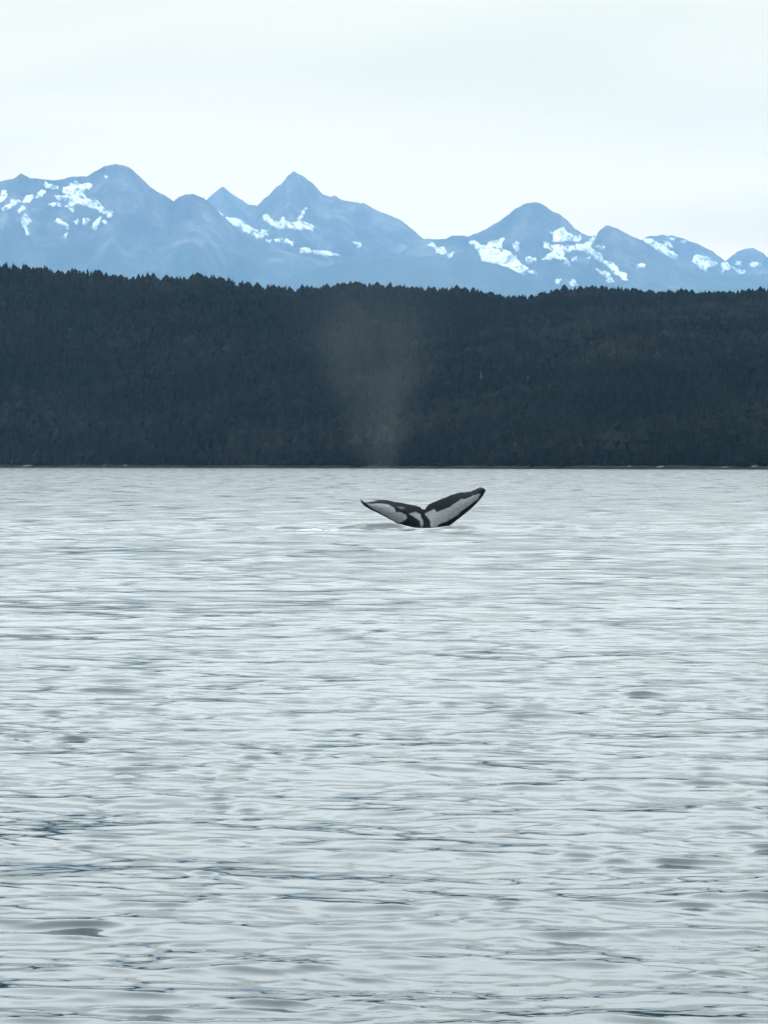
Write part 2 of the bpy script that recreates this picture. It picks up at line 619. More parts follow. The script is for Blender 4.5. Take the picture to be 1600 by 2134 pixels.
for px, h, k, lab, wd, lean in special:
    x = (px - 800) / F * RIDGE_Y
    y = float(ridge_y(np.array(x))) - 1.0
    x = (px - 800) / F * y
    crest.append([px, x, y, float(terrain_z(np.array(x), np.array(y))) - 0.3, h * 0.66, (1, 2, 5)[k], wd, lean, lab])
n_sky = 292
for i in range(n_sky):
    px = -14 + 1628 * (i + rg.uniform(-0.45, 0.45)) / (n_sky - 1)
    if abs(px - 1368) < 5:
        px += 9
    x0 = (px - 800) / F * RIDGE_Y
    y = float(ridge_y(np.array(x0))) + rg.choice([-3.5, -1.2, 1.2])
    x = (px - 800) / F * y
    cl = float(vnoise(np.array(px / 26.0), np.array(3.3))) + 0.6 * float(vnoise(np.array(px / 75.0), np.array(8.1)))
    h = TREE_H * (0.53 + 0.24 * cl + rg.normal(0, 0.055))
    if rg.random() < 0.06:
        h *= 1.35
    if px > 1150 and rg.random() < 0.25:
        h *= 1.15
    z = float(terrain_z(np.array(x), np.array(y))) - 0.3
    crest.append([px, x, y, z, max(h, 2.8), int(rg.integers(0, 14)), rg.uniform(1.2, 2.1), 0.0, None])
for lo, hi, where in STRETCHES:
    part = sorted((c for c in crest if lo <= c[0] < hi), key=lambda c: c[0])
    hs = sorted(c[4] for c in part)
    for i, c in enumerate(part):
        size = 'tall' if c[4] > hs[len(hs) * 3 // 4] else 'short' if c[4] < hs[len(hs) // 4] else 'middling'
        lab = c[8] or '%s %s conifer, %s from left on the crest %s' % (size, CROWN_SHAPE[c[5] % 7], ORDINAL[i], where)
        conifer(c[1], c[2], c[3], c[4], c[5], lab, GRP, c[6], c[7])

# the rest of the wood: one mass of simple conifers
def build_forest():
    cell = 3.5
    gx = np.arange(-300, 300, cell)
    pts = []
    for x in gx:
        s, r = float(shore_y(np.array(x))), float(ridge_y(np.array(x)))
        ys_ = np.arange(s + 8, r + 22, cell)
        ys_ = ys_[(ys_ < r - 5.4) | (ys_ > r + 3.0)]
        pts.append(np.stack([np.full(len(ys_), x), ys_], 1))
    pts = np.concatenate(pts)
    r2 = np.random.default_rng(8)
    ex = np.repeat(np.arange(-300, 300, 1.3), 8)
    scrub = np.stack([ex, shore_y(ex) + np.tile(np.arange(8) * 1.5 + 8.5, len(ex) // 8)], 1)
    n_scrub = len(scrub)
    pts += r2.uniform(-1.7, 1.7, pts.shape)
    keep = r2.random(len(pts)) < 0.93
    pts = np.concatenate([pts[keep], scrub + r2.uniform(-0.7, 0.7, scrub.shape)])
    z = terrain_z(pts[:, 0], pts[:, 1])
    s = shore_y(pts[:, 0])
    edge = smooth(10, 30, pts[:, 1] - s)
    h = TREE_H * r2.uniform(0.72, 1.12, len(pts)) * (0.72 + 0.28 * edge) * (1 + 0.18 * fbm(pts[:, 0] / 30, pts[:, 1] / 30, 51, 2))
    back = pts[:, 1] > ridge_y(pts[:, 0])
    h[back] *= 0.8
    h[-n_scrub:] = r2.uniform(2.0, 4.5, n_scrub)
    wd = h * r2.uniform(1.1, 1.7, len(pts))
    ang = r2.uniform(0, 6.283, len(pts))
    tn = np.clip(r2.normal(0.32, 0.2, len(pts)), 0, 1)
    tn[r2.random(len(pts)) < 0.05] = 0.95
    which = r2.integers(0, 10, len(pts))
    Vs, Fs, Ts = [], [], []
    off = 0
    for k in range(10):
        v, f = crown_geo(r2, 6, 6, (2, 1, 1, 2, 1)[k % 5])
        sel = np.where(which == k)[0]
        ca, sa = np.cos(ang[sel])[:, None], np.sin(ang[sel])[:, None]
        vx = (v[None, :, 0] * ca - v[None, :, 1] * sa) * wd[sel][:, None] + pts[sel, 0][:, None]
        vy = (v[None, :, 0] * sa + v[None, :, 1] * ca) * wd[sel][:, None] + pts[sel, 1][:, None]
        vz = v[None, :, 2] * h[sel][:, None] + z[sel][:, None] - 0.4
        Vs.append(np.stack([vx, vy, vz], -1).reshape(-1, 3))
        Fs.append((f[None] + (np.arange(len(sel)) * len(v))[:, None, None] + off).reshape(-1, 3))
        Ts.append(np.repeat(tn[sel], len(v)))
        off += len(sel) * len(v)
    me = mesh_from('forest', np.concatenate(Vs), np.concatenate(Fs), False, {'tint': np.concatenate(Ts)})
    o = obj('forest', me, m_leaf)
    tag(o, 'dense dark conifer forest covering the whole hillside behind the water', 'forest', kind='stuff')
    print('forest trees', len(pts), 'tris', len(me.polygons))


build_forest()

# bleached dead trunks standing in the wood
for px, py, h, lab in ((1002, 776, 10.0, 'pale bleached dead trunk standing alone halfway up the forest'),
                       (1098, 778, 8.5, 'fainter pale dead trunk in the forest right of the brightest one')):
    # walk up the slope along the sight line to the ground there
    yy = np.linspace(1000, 1640, 1200)
    X, Z = world_at(px, py + 16, yy)
    k = int(np.argmax(terrain_z(X, yy) > Z - 6))
    root = bpy.data.objects.new('dead_tree', None)
    COL.objects.link(root)
    root.location = (float(X[k]), float(yy[k]) - 3, float(terrain_z(X[k], yy[k])) - 0.2)
    tag(root, lab, 'dead tree')
    v, f = trunk_geo(0.38, 1.0, 7)
    v[:, 2] *= h
    obj('trunk', mesh_from('trunk', v, f), m_snag, root)
    V, Fc = [], []
    for b in range(6):
        a, zb, L = rg.uniform(0, 6.28), h * rg.uniform(0.45, 0.9), rg.uniform(0.8, 1.6)
        d = np.array((math.cos(a), math.sin(a), 0.25))
        nrm = np.array((-math.sin(a), math.cos(a), 0.0))
        i0 = len(V)
        for q, wv in ((0.0, 0.09), (1.0, 0.02)):
            c0 = np.array((0, 0, zb)) + d * L * q
            for sgn in ((nrm * wv), np.array((0, 0, wv)), (-nrm * wv), np.array((0, 0, -wv))):
                V.append(c0 + sgn)
        for s in range(4):
            Fc.append((i0 + s, i0 + (s + 1) % 4, i0 + 4 + (s + 1) % 4, i0 + 4 + s))
    obj('branches', mesh_from('branches', V, Fc), m_snag, root)

# ------------------------------------------------------------------ mountains
m_rock, n, p, _ = material('mountain_rock')
geo = n.add('ShaderNodeNewGeometry')
hz = n.add('ShaderNodeSeparateXYZ')
n.link(geo.outputs['Position'], hz.inputs[0])
alpine = n.noise(geo.outputs['Position'], 0.0022, 5.0, 0.6)
alt = n.math('ADD', hz.outputs['Z'], n.math('MULTIPLY', alpine, 900.0))
f1 = n.ramp(n.math('DIVIDE', alt, 2600.0), [(0.62, 0.0), (0.90, 1.0)])
rockc = n.ramp(n.noise(n.scale(geo.outputs['Position'], (1, 1, 0.5)), 0.004, 7.0, 0.7), [(0.34, (0.015, 0.015, 0.02)), (0.52, (0.055, 0.05, 0.055)), (0.68, (0.15, 0.15, 0.15)), (0.76, (0.42, 0.43, 0.44))])
n.link(n.mix(f1, (0.02, 0.045, 0.03), rockc), p.inputs['Base Color'])
p.inputs['Roughness'].default_value = 0.95

m_wood, n, p, _ = material('far_forest_slope')
geo = n.add('ShaderNodeNewGeometry')
n.link(n.ramp(n.noise(geo.outputs['Position'], 0.004, 5.0, 0.6), [(0.3, (0.025, 0.035, 0.035)), (0.7, (0.05, 0.06, 0.055))]), p.inputs['Base Color'])
p.inputs['Roughness'].default_value = 1.0

m_snow, n, p, _ = material('old_snow')
geo = n.add('ShaderNodeNewGeometry')
firn = n.ramp(n.noise(n.scale(geo.outputs['Position'], (1, 1, 0.5)), 0.012, 5.0, 0.65), [(0.36, (0.16, 0.17, 0.19)), (0.47, (0.55, 0.58, 0.61)), (0.62, (0.78, 0.80, 0.82))])
n.link(n.mix(n.attr('rim'), firn, (0.30, 0.31, 0.33)), p.inputs['Base Color'])
p.inputs['Roughness'].default_value = 0.8


def A(poly):  # outlines read off three enlarged views of the range
    return [(x * 0.3375, 320 + y * 0.3375) for x, y in poly]


def B(poly):
    return [(500 + x * 0.35, 320 + y * 0.35) for x, y in poly]


def C(poly):
    return [(1040 + x * 0.35, 380 + y * 0.35) for x, y in poly]


SNOW_E6 = [(255, 350), (290, 360), (300, 385), (340, 372), (420, 378), (500, 363), (530, 345), (575, 320), (583, 338), (545, 365), (548, 395), (592, 420),
           (622, 455), (692, 490), (708, 530), (762, 555), (755, 582), (700, 562), (665, 512), (600, 470), (550, 428), (490, 412), (440, 402),
           (400, 418), (370, 440), (408, 470), (402, 505), (385, 470), (345, 450), (290, 465), (248, 468), (300, 430), (320, 418), (300, 395), (262, 385)]
MOUNTAINS = [
    # label, ridge distance, skyline, snow, rank (1 nearest), front depth, material
    dict(label='broad left massif with a rounded summit and branching snowfields', D=23500, rank=2, W=5200, mat=m_rock,
         sky=[(-420, 430), (-200, 400), (-60, 388), (0, 378), (30, 372), (45, 361), (60, 370), (90, 374), (125, 375), (145, 368), (180, 368), (200, 357),
              (220, 345), (240, 342), (260, 345), (275, 353), (295, 370), (315, 390), (330, 401), (345, 408), (362, 420), (372, 411), (385, 405), (405, 405), (425, 412), (445, 430), (470, 456), (500, 482), (540, 503), (590, 522), (640, 536), (700, 547), (780, 570), (860, 620)],
         snow=[A(q) for q in (
             [(400, 215), (440, 190), (465, 165), (485, 190), (570, 190), (560, 215), (520, 225), (510, 250), (540, 275), (600, 300), (650, 340), (690, 360),
              (703, 395), (685, 405), (670, 375), (620, 360), (550, 325), (500, 315), (465, 320), (450, 360), (425, 335), (405, 320), (440, 300), (440, 270),
              (390, 290), (380, 270), (430, 250), (390, 240)],
             [(275, 182), (330, 190), (360, 200), (352, 222), (310, 212), (278, 205)],
             [(20, 340), (60, 308), (110, 283), (127, 300), (80, 328), (28, 356)],
             [(130, 295), (190, 263), (212, 275), (190, 292), (140, 312)],
             [(223, 262), (265, 220), (280, 230), (257, 262), (233, 277)],
             [(108, 352), (150, 330), (162, 345), (125, 364)],
             [(138, 385), (160, 370), (184, 420), (172, 450), (174, 497), (158, 502), (150, 470), (146, 430)],
             [(343, 425), (365, 403), (395, 422), (422, 450), (416, 468), (385, 448)],
             [(399, 485), (416, 485), (416, 522), (401, 522)],
             [(316, 308), (350, 298), (384, 308), (376, 327), (323, 327)],
             [(325, 268), (360, 262), (387, 273), (360, 287)],
             [(518, 398), (540, 393), (557, 415), (541, 442), (521, 437)],
             [(567, 460), (600, 420), (620, 388), (637, 395), (612, 437), (578, 470)],
             [(643, 423), (660, 412), (667, 430), (650, 443)],
             [(470, 410), (486, 404), (481, 432), (467, 432)],
             [(-10, 285), (30, 228), (50, 243), (22, 292), (-10, 312)],
             [(643, 138), (663, 133), (667, 151), (648, 157)])]),
    dict(label='small sharp far peak with a diagonal snow band on its flank', D=28500, rank=6, W=5600, mat=m_rock,
         sky=[(330, 520), (380, 450), (420, 425), (440, 408), (452, 398), (465, 389), (478, 400), (500, 415), (520, 426), (540, 430), (580, 450), (640, 520)],
         snow=[A(q) for q in ([(1312, 343), (1350, 350), (1377, 380), (1350, 387)],
                              [(1393, 398), (1450, 400), (1510, 423), (1560, 456), (1590, 480), (1640, 497), (1646, 512), (1575, 520), (1530, 488), (1480, 462), (1418, 430)])]),
    dict(label='pyramid shaped middle mountain with a comb of snow under the summit', D=26000, rank=5, W=5800, mat=m_rock,
         sky=[(505, 560), (524, 490), (537, 428), (560, 407), (575, 391), (587, 384), (600, 366), (612, 357), (630, 365), (648, 378), (660, 391), (672, 404),
              (690, 411), (700, 408), (712, 417), (735, 422), (757, 424), (775, 433), (792, 441), (815, 450), (832, 456), (850, 470), (864, 482), (880, 496), (920, 520), (1000, 565), (1060, 620)],
         snow=[A([(1393, 398), (1450, 400), (1510, 423), (1560, 456), (1590, 480), (1640, 497), (1646, 512), (1575, 520), (1530, 488), (1480, 462), (1418, 430)])] + [B(q) for q in (
             [(150, 370), (168, 372), (200, 405), (240, 400), (262, 368), (276, 405), (320, 410), (355, 400), (400, 410), (442, 428), (437, 467), (380, 452), (300, 447), (215, 442), (170, 417), (146, 393)],
             [(368, 345), (385, 323), (397, 333), (375, 362), (355, 398), (346, 398)],
             [(363, 558), (420, 563), (427, 587), (368, 587)],
             [(438, 573), (520, 578), (594, 607), (540, 609), (448, 597)],
             [(683, 530), (700, 523), (714, 562), (695, 572)],
             [(148, 508), (185, 508), (188, 530), (155, 527)],
             [(213, 508), (247, 513), (242, 532), (213, 527)],
             [(263, 508), (320, 533), (324, 545), (270, 532)],
             [(120, 453), (150, 463), (143, 482), (122, 477)])]),
    dict(label='low dark forested foothill running across below the middle mountain', D=22300, rank=0, W=4200, mat=m_wood,
         sky=[(560, 600), (620, 570), (700, 549), (750, 541), (797, 537), (850, 535), (902, 535), (955, 540), (1007, 545), (1040, 551), (1060, 559), (1085, 571), (1110, 584), (1145, 601), (1200, 622), (1260, 650)], snow=[]),
    dict(label='domed mountain with a wide snow gully on each side', D=25000, rank=4, W=5600, mat=m_rock,
         sky=[(820, 540), (860, 505), (885, 498), (910, 500), (930, 497), (945, 491), (980, 491), (1000, 483), (1022, 471), (1040, 461), (1060, 447), (1075, 434), (1090, 426), (1110, 421), (1125, 424),
              (1145, 436), (1165, 446), (1180, 458), (1195, 475), (1215, 487), (1228, 492), (1246, 492), (1300, 530), (1400, 600)],
         snow=[[(981, 505), (990, 502), (997, 509), (1014, 512), (1025, 502), (1039, 500), (1052, 494), (1045, 510), (1048, 518), (1061, 527), (1077, 532), (1079, 545), (1092, 552),
                (1103, 560), (1086, 571), (1060, 561), (1035, 551), (1007, 544), (996, 527)]]
         + [B(q) for q in ([(1117, 528), (1160, 538), (1192, 570), (1220, 558), (1230, 592), (1195, 597), (1150, 557), (1115, 545)], [(1238, 600), (1270, 593), (1272, 617), (1243, 620)])]
         + [C(q) for q in ([(83, 363), (105, 353), (120, 390), (105, 417), (86, 402)], [(163, 453), (207, 448), (207, 470), (168, 477)], [(183, 523), (222, 540), (216, 550), (188, 537)],
                           [(303, 303), (345, 298), (380, 262), (402, 290), (440, 313), (485, 318), (485, 347), (400, 352), (328, 352)],
                           SNOW_E6,
                           [(413, 602), (430, 572), (452, 600), (478, 615), (440, 622)], [(328, 578), (357, 578), (352, 603)], [(423, 453), (457, 448), (457, 467), (428, 470)], [(508, 453), (547, 453), (542, 467)])]),
    dict(label='dark pointed mountain right of the domed one with a snow stream on its left edge', D=24000, rank=3, W=5400, mat=m_rock,
         sky=[(1206, 620), (1228, 545), (1243, 489), (1250, 478), (1265, 469), (1285, 476), (1310, 489), (1340, 502), (1368, 521), (1407, 541), (1442, 563), (1495, 573), (1547, 572), (1600, 570), (1750, 560), (1950, 590)],
         snow=[C(q) for q in (SNOW_E6, [(568, 508), (620, 523), (662, 560), (670, 607), (638, 597), (640, 565), (600, 542)], [(818, 488), (860, 488), (864, 510), (828, 514)], [(578, 373), (610, 376), (622, 397), (598, 402)])]),
    dict(label='lower mountain with a slanting snow ledge, between the dark pointed one and the last', D=27500, rank=7, W=5600, mat=m_rock,
         sky=[(1260, 580), (1300, 530), (1330, 503), (1350, 493), (1380, 489), (1410, 493), (1430, 499), (1460, 512), (1480, 521), (1500, 535), (1515, 549), (1560, 590), (1620, 630)],
         snow=[C(q) for q in ([(858, 338), (900, 338), (960, 368), (1000, 398), (1062, 435), (1052, 458), (980, 450), (930, 410), (888, 372)], [(983, 348), (1030, 378), (1027, 392), (978, 382)],
                              [(1148, 470), (1180, 433), (1230, 438), (1292, 475), (1282, 497), (1230, 502), (1222, 525), (1168, 492)], [(998, 326), (1060, 330), (1040, 346)], [(1088, 345), (1115, 352), (1100, 368)],
                              [(1318, 500), (1340, 473), (1372, 505), (1360, 518), (1340, 520), (1330, 548)])]),
    dict(label='small rounded last peak at far right with two snow spots', D=29500, rank=8, W=5600, mat=m_rock,
         sky=[(1440, 590), (1480, 562), (1502, 549), (1515, 540), (1535, 524), (1555, 517), (1570, 517), (1590, 528), (1605, 541), (1640, 556), (1720, 560), (1950, 600)],
         snow=[C(q) for q in ([(1408, 473), (1442, 473), (1437, 497), (1410, 492)], [(1483, 485), (1530, 473), (1547, 490), (1510, 507)], [(1350, 498), (1400, 508), (1455, 520), (1455, 542), (1390, 528), (1345, 522)])]),
]


def build_mountain(m, idx):
    D, W = m['D'], m['W']
    sky = np.array(m['sky'], float)
    px = np.arange(sky[0, 0], sky[-1, 0] + 1, 2.5)
    py = np.interp(px, sky[:, 0], sky[:, 1]) + 2.8 * fbm(px / 12.0, px * 0 + idx * 3.1, 60 + idx, 4, 0.65)
    x, zr = world_at(px, py, D)
    back = np.linspace(-1, 0, 9)[:-1]
    front = np.linspace(0, 1, 90) ** 1.25
    tt = np.concatenate([back, front])
    X, T = np.meshgrid(x, tt, indexing='xy')
    ZR = np.broadcast_to(zr, X.shape)
    wob = 420 * fbm(X / 1500.0, T * 0 + idx, 70 + idx, 3) * np.clip(1 - np.abs(T) * 0, 0, 1)
    Y = np.where(T >= 0, D - W * T, D - 3200 * T)
    tf = np.clip(T, 0, 1)
    prof = (1 - tf) ** 1.15
    # spurs and gullies running down from the crest
    me_x = X / 620.0 + 0.9 * fbm(X / 1800.0, Y / 1500.0, 80 + idx, 2)
    rid = 1 - np.abs(fbm(me_x, Y / 3200.0, 90 + idx, 3)) * 2
    big = 1 - np.abs(vnoise(X / 1700.0 + 0.5 * vnoise(Y / 1800.0, X / 3000.0, 3), Y / 5200.0, 95 + idx)) * 2
    amp = np.clip(tf * 5, 0, 1) * (1 - tf) ** 0.5
    Z = ZR * prof + amp * (210 * (rid - 0.75) + 230 * (big - 0.8) + 60 * fbm(X / 150.0, Y / 190.0, 97 + idx, 4)) * np.clip(ZR / 1500.0, 0.25, 1)
    # never above the crest's own sight line
    lim = CAM_H + (ZR - CAM_H) / D * Y * (1 - 0.012 * np.clip(tf * 40, 0, 1))
    Z = np.where(T > 0, np.minimum(Z, lim), Z)
    Z = np.where(T < 0, ZR * (1 + T) ** 1.2, Z)
    Z = np.maximum(Z, -0.4)
    Z[0], Z[-1] = -0.5, -0.5
    V = np.stack([X, Y, Z], -1)
    me = mesh_from('mountain', V.reshape(-1, 3), grid_faces(len(tt), len(px)), True)
    o = obj('foothill' if m['rank'] == 0 else 'mountain', me, m['mat'])
    tag(o, m['label'], 'mountain', kind='structure')
    nearer = [q for q in MOUNTAINS if q['rank'] < m['rank']]
    G = V[len(back):]                        # front face grid
    gx, gy = pixel_of(G[..., 0], G[..., 1], G[..., 2])
    for poly in m['snow']:
        P = np.array(poly)
        lo, hi = P.min(0) - 4, P.max(0) + 4
        c = np.where((px > lo[0] - 30) & (px < hi[0] + 30))[0]
        box = (gx > lo[0]) & (gx < hi[0]) & (gy > lo[1]) & (gy < hi[1])
        if not box.any():
            continue
        r_, c_ = np.where(box)
        r0, r1, c0, c1 = max(r_.min() - 1, 0), min(r_.max() + 1, G.shape[0] - 1), max(c_.min() - 1, 0), min(c_.max() + 1, G.shape[1] - 1)
        if r1 <= r0 or c1 <= c0:
            continue
        kc, kr = 4, 6
        ri = np.linspace(r0, r1, (r1 - r0) * kr + 1)
        ci = np.linspace(c0, c1, (c1 - c0) * kc + 1)
        RI, CI = np.meshgrid(ri, ci, indexing='ij')
        a, b = np.minimum(RI.astype(int), r1 - 1), np.minimum(CI.astype(int), c1 - 1)
        fr, fc = (RI - a)[..., None], (CI - b)[..., None]
        Q = (G[a, b] * (1 - fc) + G[a, b + 1] * fc) * (1 - fr) + (G[a + 1, b] * (1 - fc) + G[a + 1, b + 1] * fc) * fr
        cen = (Q[:-1, :-1] + Q[1:, :-1] + Q[:-1, 1:] + Q[1:, 1:]) / 4
        qx, qy = pixel_of(cen[..., 0], cen[..., 1], cen[..., 2])
        jx = 9 * fbm(qx / 14.0, qy / 9.0, 101, 5, 0.7)
        jy = 7 * fbm(qx / 14.0, qy / 9.0, 111, 5, 0.7)
        ins = (in_poly(qx + jx + 1.5, qy + jy, poly) | in_poly(qx + jx - 1.5, qy + jy, poly) | in_poly(qx + jx, qy + jy - 1.0, poly)) & (fbm((qx + qy) / 11.0, (qy - 0.6 * qx) / 5.0, 117, 4, 0.6) > -0.42)
        for q in nearer:                      # leave out what a nearer mountain covers anyway
            s = np.array(q['sky'], float)
            cov = np.interp(qx, s[:, 0], s[:, 1], left=9999, right=9999)
            ins &= qy < cov + 2
        if ins.sum() < 6:
            continue
        nr, nc = Q.shape[:2]
        ii, jj = np.where(ins)
        v0 = ii * nc + jj
        fcs = np.stack([v0, v0 + 1, v0 + nc + 1, v0 + nc], 1)
        used, inv = np.unique(fcs, return_inverse=True)
        fcs = inv.reshape(-1, 4)
        cnt = np.bincount(fcs.ravel(), minlength=len(used))
        vv = Q.reshape(-1, 3)[used].copy()
        lift = np.where(cnt == 4, 7.0, 1.0)
        vv[:, 2] += lift
        vv[:, 1] -= lift * 0.5
        obj('snow_patch', mesh_from('snow_patch', vv, fcs, True, {'rim': (cnt < 4) * 1.0}), m_snow, o)


for i, m in enumerate(MOUNTAINS):
    build_mountain(m, i)

# ------------------------------------------------------------------ whale tail
m_skin, n, p, _ = material('wet_whale_skin')
white = n.attr('white')
tcn = n.add('ShaderNodeTexCoord')
speck = n.noise(tcn.outputs['Object'], 9.0, 5.0, 0.65)
streak = n.noise(n.scale(tcn.outputs['Object'], (3.0, 3.0, 9.0)), 2.5, 4.0, 0.6)
wf = n.math('MULTIPLY', white, n.ramp(speck, [(0.28, 0.5), (0.38, 1.0)]))
darkc = n.ramp(speck, [(0.3, (0.006, 0.008, 0.010)), (0.68, (0.013, 0.016, 0.019)), (0.78, (0.04, 0.045, 0.05))])
whitec = n.ramp(streak, [(0.3, (0.20, 0.215, 0.22)), (0.7, (0.33, 0.345, 0.355))])
n.link(n.mix(wf, darkc, whitec), p.inputs['Base Color'])
n.link(n.math('ADD', n.math('MULTIPLY', speck, 0.3), 0.25), p.inputs['Roughness'])
p.inputs['Specular IOR Level'].default_value = 0.12
bmp = n.add('ShaderNodeBump')
bmp.inputs['Strength'].default_value = 0.25
bmp.inputs['Distance'].default_value = 0.02
n.link(speck, bmp.inputs['Height'])
n.link(bmp.outputs[0], p.inputs['Normal'])


def build_whale():
    def Zm(poly):
        return [(700 + x / 4.444, 980 + y / 4.444) for x, y in poly]
    sec = np.array([  # leading edge x,y  trailing edge x,y  thickness
        (751.5, 1042, 751.5, 1040, 0.02), (754.5, 1050, 763, 1046, 0.04), (768, 1060, 777, 1044.6, 0.07), (789, 1070, 797, 1042.6, 0.10),
        (808, 1080, 818, 1044.6, 0.13), (826, 1090, 836, 1048.4, 0.16), (845, 1101, 855, 1051, 0.20), (864, 1118, 870, 1055, 0.27),
        (876, 1160, 878.5, 1059, 0.36), (884, 1215, 884.5, 1061, 0.42), (893, 1160, 888, 1056.5, 0.36), (911, 1116, 896, 1049.5, 0.27),
        (934, 1098, 911, 1043.5, 0.20), (951, 1085, 930, 1035.5, 0.16), (968, 1071.5, 950, 1028.5, 0.13), (982, 1060, 969, 1025, 0.10),
        (995, 1047, 985, 1022.4, 0.08), (1005, 1035, 993, 1018.5, 0.06), (1010.5, 1026, 999, 1015.8, 0.05), (1011.5, 1021, 1007, 1016.3, 0.03)])
    ns, nv = 220, 56
    idx = np.linspace(0, len(sec) - 1, ns)
    k = np.clip(idx.astype(int), 0, len(sec) - 2)
    f = (idx - k)[:, None]
    pm, p0, p1, p2 = sec[np.maximum(k - 1, 0)], sec[k], sec[k + 1], sec[np.minimum(k + 2, len(sec) - 1)]
    S = 0.5 * (2 * p0 + (p1 - pm) * f + (2 * pm - 5 * p0 + 4 * p1 - p2) * f ** 2 + (3 * p0 - pm - 3 * p1 + p2) * f ** 3)
    v = np.linspace(0, 1, nv)
    PX = S[:, 0:1] * (1 - v) + S[:, 2:3] * v
    PY = S[:, 1:2] * (1 - v) + S[:, 3:4] * v
    # ragged trailing edge
    rag = 1.9 * fbm(idx * 2.2, idx * 0, 121, 3)
    PY = PY + rag[:, None] * (v ** 4)
    X, Z = world_at(PX, PY, WHALE_D)
    x_mid = (884.5 - 800) / F * WHALE_D
    span = np.abs(X - x_mid)
    lean = -0.28 * Z + 0.10 * span + np.where(X > x_mid, 0.10, 0.0) * span
    # the flukes cup a little, and each side of the midline swells into the tail stock
    cup = -0.10 * np.sin(np.pi * np.clip(v, 0, 1))[None, :] * np.clip(span / 1.0, 0, 1)
    stock = np.exp(-(span / 0.30) ** 2) * smooth(0.85, 0.1, v)[None, :]
    ht = S[:, 4:5] * (2.2 * np.sqrt(v) * (1 - v) ** 0.8) * 0.5 + 0.008 * np.sin(np.pi * v)
    ht = ht + 0.20 * stock * np.sin(np.pi * np.clip(v * 1.02 + 0.02, 0, 1)) ** 0.5
    Yf = WHALE_D + lean + cup - ht
    Yb = WHALE_D + lean + cup + ht
    white = np.zeros_like(PX)
    polys = [Zm(q) for q in (
        [(285, 308), (330, 312), (400, 306), (490, 318), (535, 345), (560, 385), (600, 392), (650, 415), (655, 445), (625, 470), (590, 490), (540, 470), (480, 432), (400, 388), (315, 342)],
        [(672, 402), (700, 392), (740, 385), (780, 405), (792, 445), (808, 465), (806, 512), (786, 512), (772, 462), (722, 432)],
        [(818, 405), (850, 385), (882, 368), (908, 358), (932, 385), (1000, 360), (1055, 338), (1110, 300), (1155, 268), (1205, 265), (1262, 235), (1334, 214), (1315, 265), (1250, 312),
         (1180, 362), (1110, 425), (1030, 470), (960, 498), (930, 525), (878, 525), (872, 470), (845, 432)],
        [(560, 335), (620, 335), (640, 352), (600, 362)])]
    for q, st in zip(polys, (1.0, 0.95, 1.0, 0.35)):
        acc = np.zeros_like(PX)
        for dx, dy in ((-.7, -.5), (.7, .5), (-.5, .6), (.5, -.6), (0, 0)):
            jx = 1.6 * fbm(PX / 3.5, PY / 3.5, 131, 3)
            jy = 1.4 * fbm(PX / 3.5, PY / 3.5, 141, 3)
            acc += in_poly(PX + dx + jx, PY + dy + jy, q)
        white = np.maximum(white, acc / 5 * st)
    base = np.array([x_mid, WHALE_D, 0.0])
    front = np.stack([X, Yf, Z], -1).reshape(-1, 3) - base
    backv = np.stack([X, Yb, Z], -1).reshape(-1, 3) - base
    V = np.concatenate([front, backv])
    nf = len(front)
    F1 = grid_faces(ns, nv)
    F2 = grid_faces(ns, nv, nf)[:, ::-1]
    rim = []
    i = np.arange(ns - 1)
    for j, fl in ((0, 0), (nv - 1, 1)):
        a, b = i * nv + j, (i + 1) * nv + j
        q = np.stack([a, b, b + nf, a + nf], 1)
        rim.append(q if fl else q[:, ::-1])
    j = np.arange(nv - 1)
    for r0, fl in ((0, 1), (ns - 1, 0)):
        a, b = r0 * nv + j, r0 * nv + j + 1
        q = np.stack([a, b, b + nf, a + nf], 1)
        rim.append(q if fl else q[:, ::-1])
    me = mesh_from('whale', V, np.concatenate([F1[:, ::-1], F2[:, ::-1]] + rim), True, {'white': np.concatenate([white.ravel(), 0 * white.ravel()])})
    import bmesh
    bm = bmesh.new()
    bm.from_mesh(me)
    bmesh.ops.remove_doubles(bm, verts=bm.verts, dist=0.0015)
    bmesh.ops.recalc_face_normals(bm, faces=bm.faces)
    bm.to_mesh(me)
    bm.free()
    o = obj('whale', me, m_skin)
    o.location = base
    tag(o, 'black and white tail flukes of a diving whale raised above the water', 'whale')


build_whale()

# churned white water beside the tail
m_foam, n, p, _ = material('sea_foam')
geo = n.add('ShaderNodeNewGeometry')
n.link(n.ramp(n.noise(geo.outputs['Position'], 8.0, 3.0), [(0.3, (0.50, 0.53, 0.54)), (0.7, (0.68, 0.71, 0.72))]), p.inputs['Base Color'])
p.inputs['Roughness'].default_value = 0.7


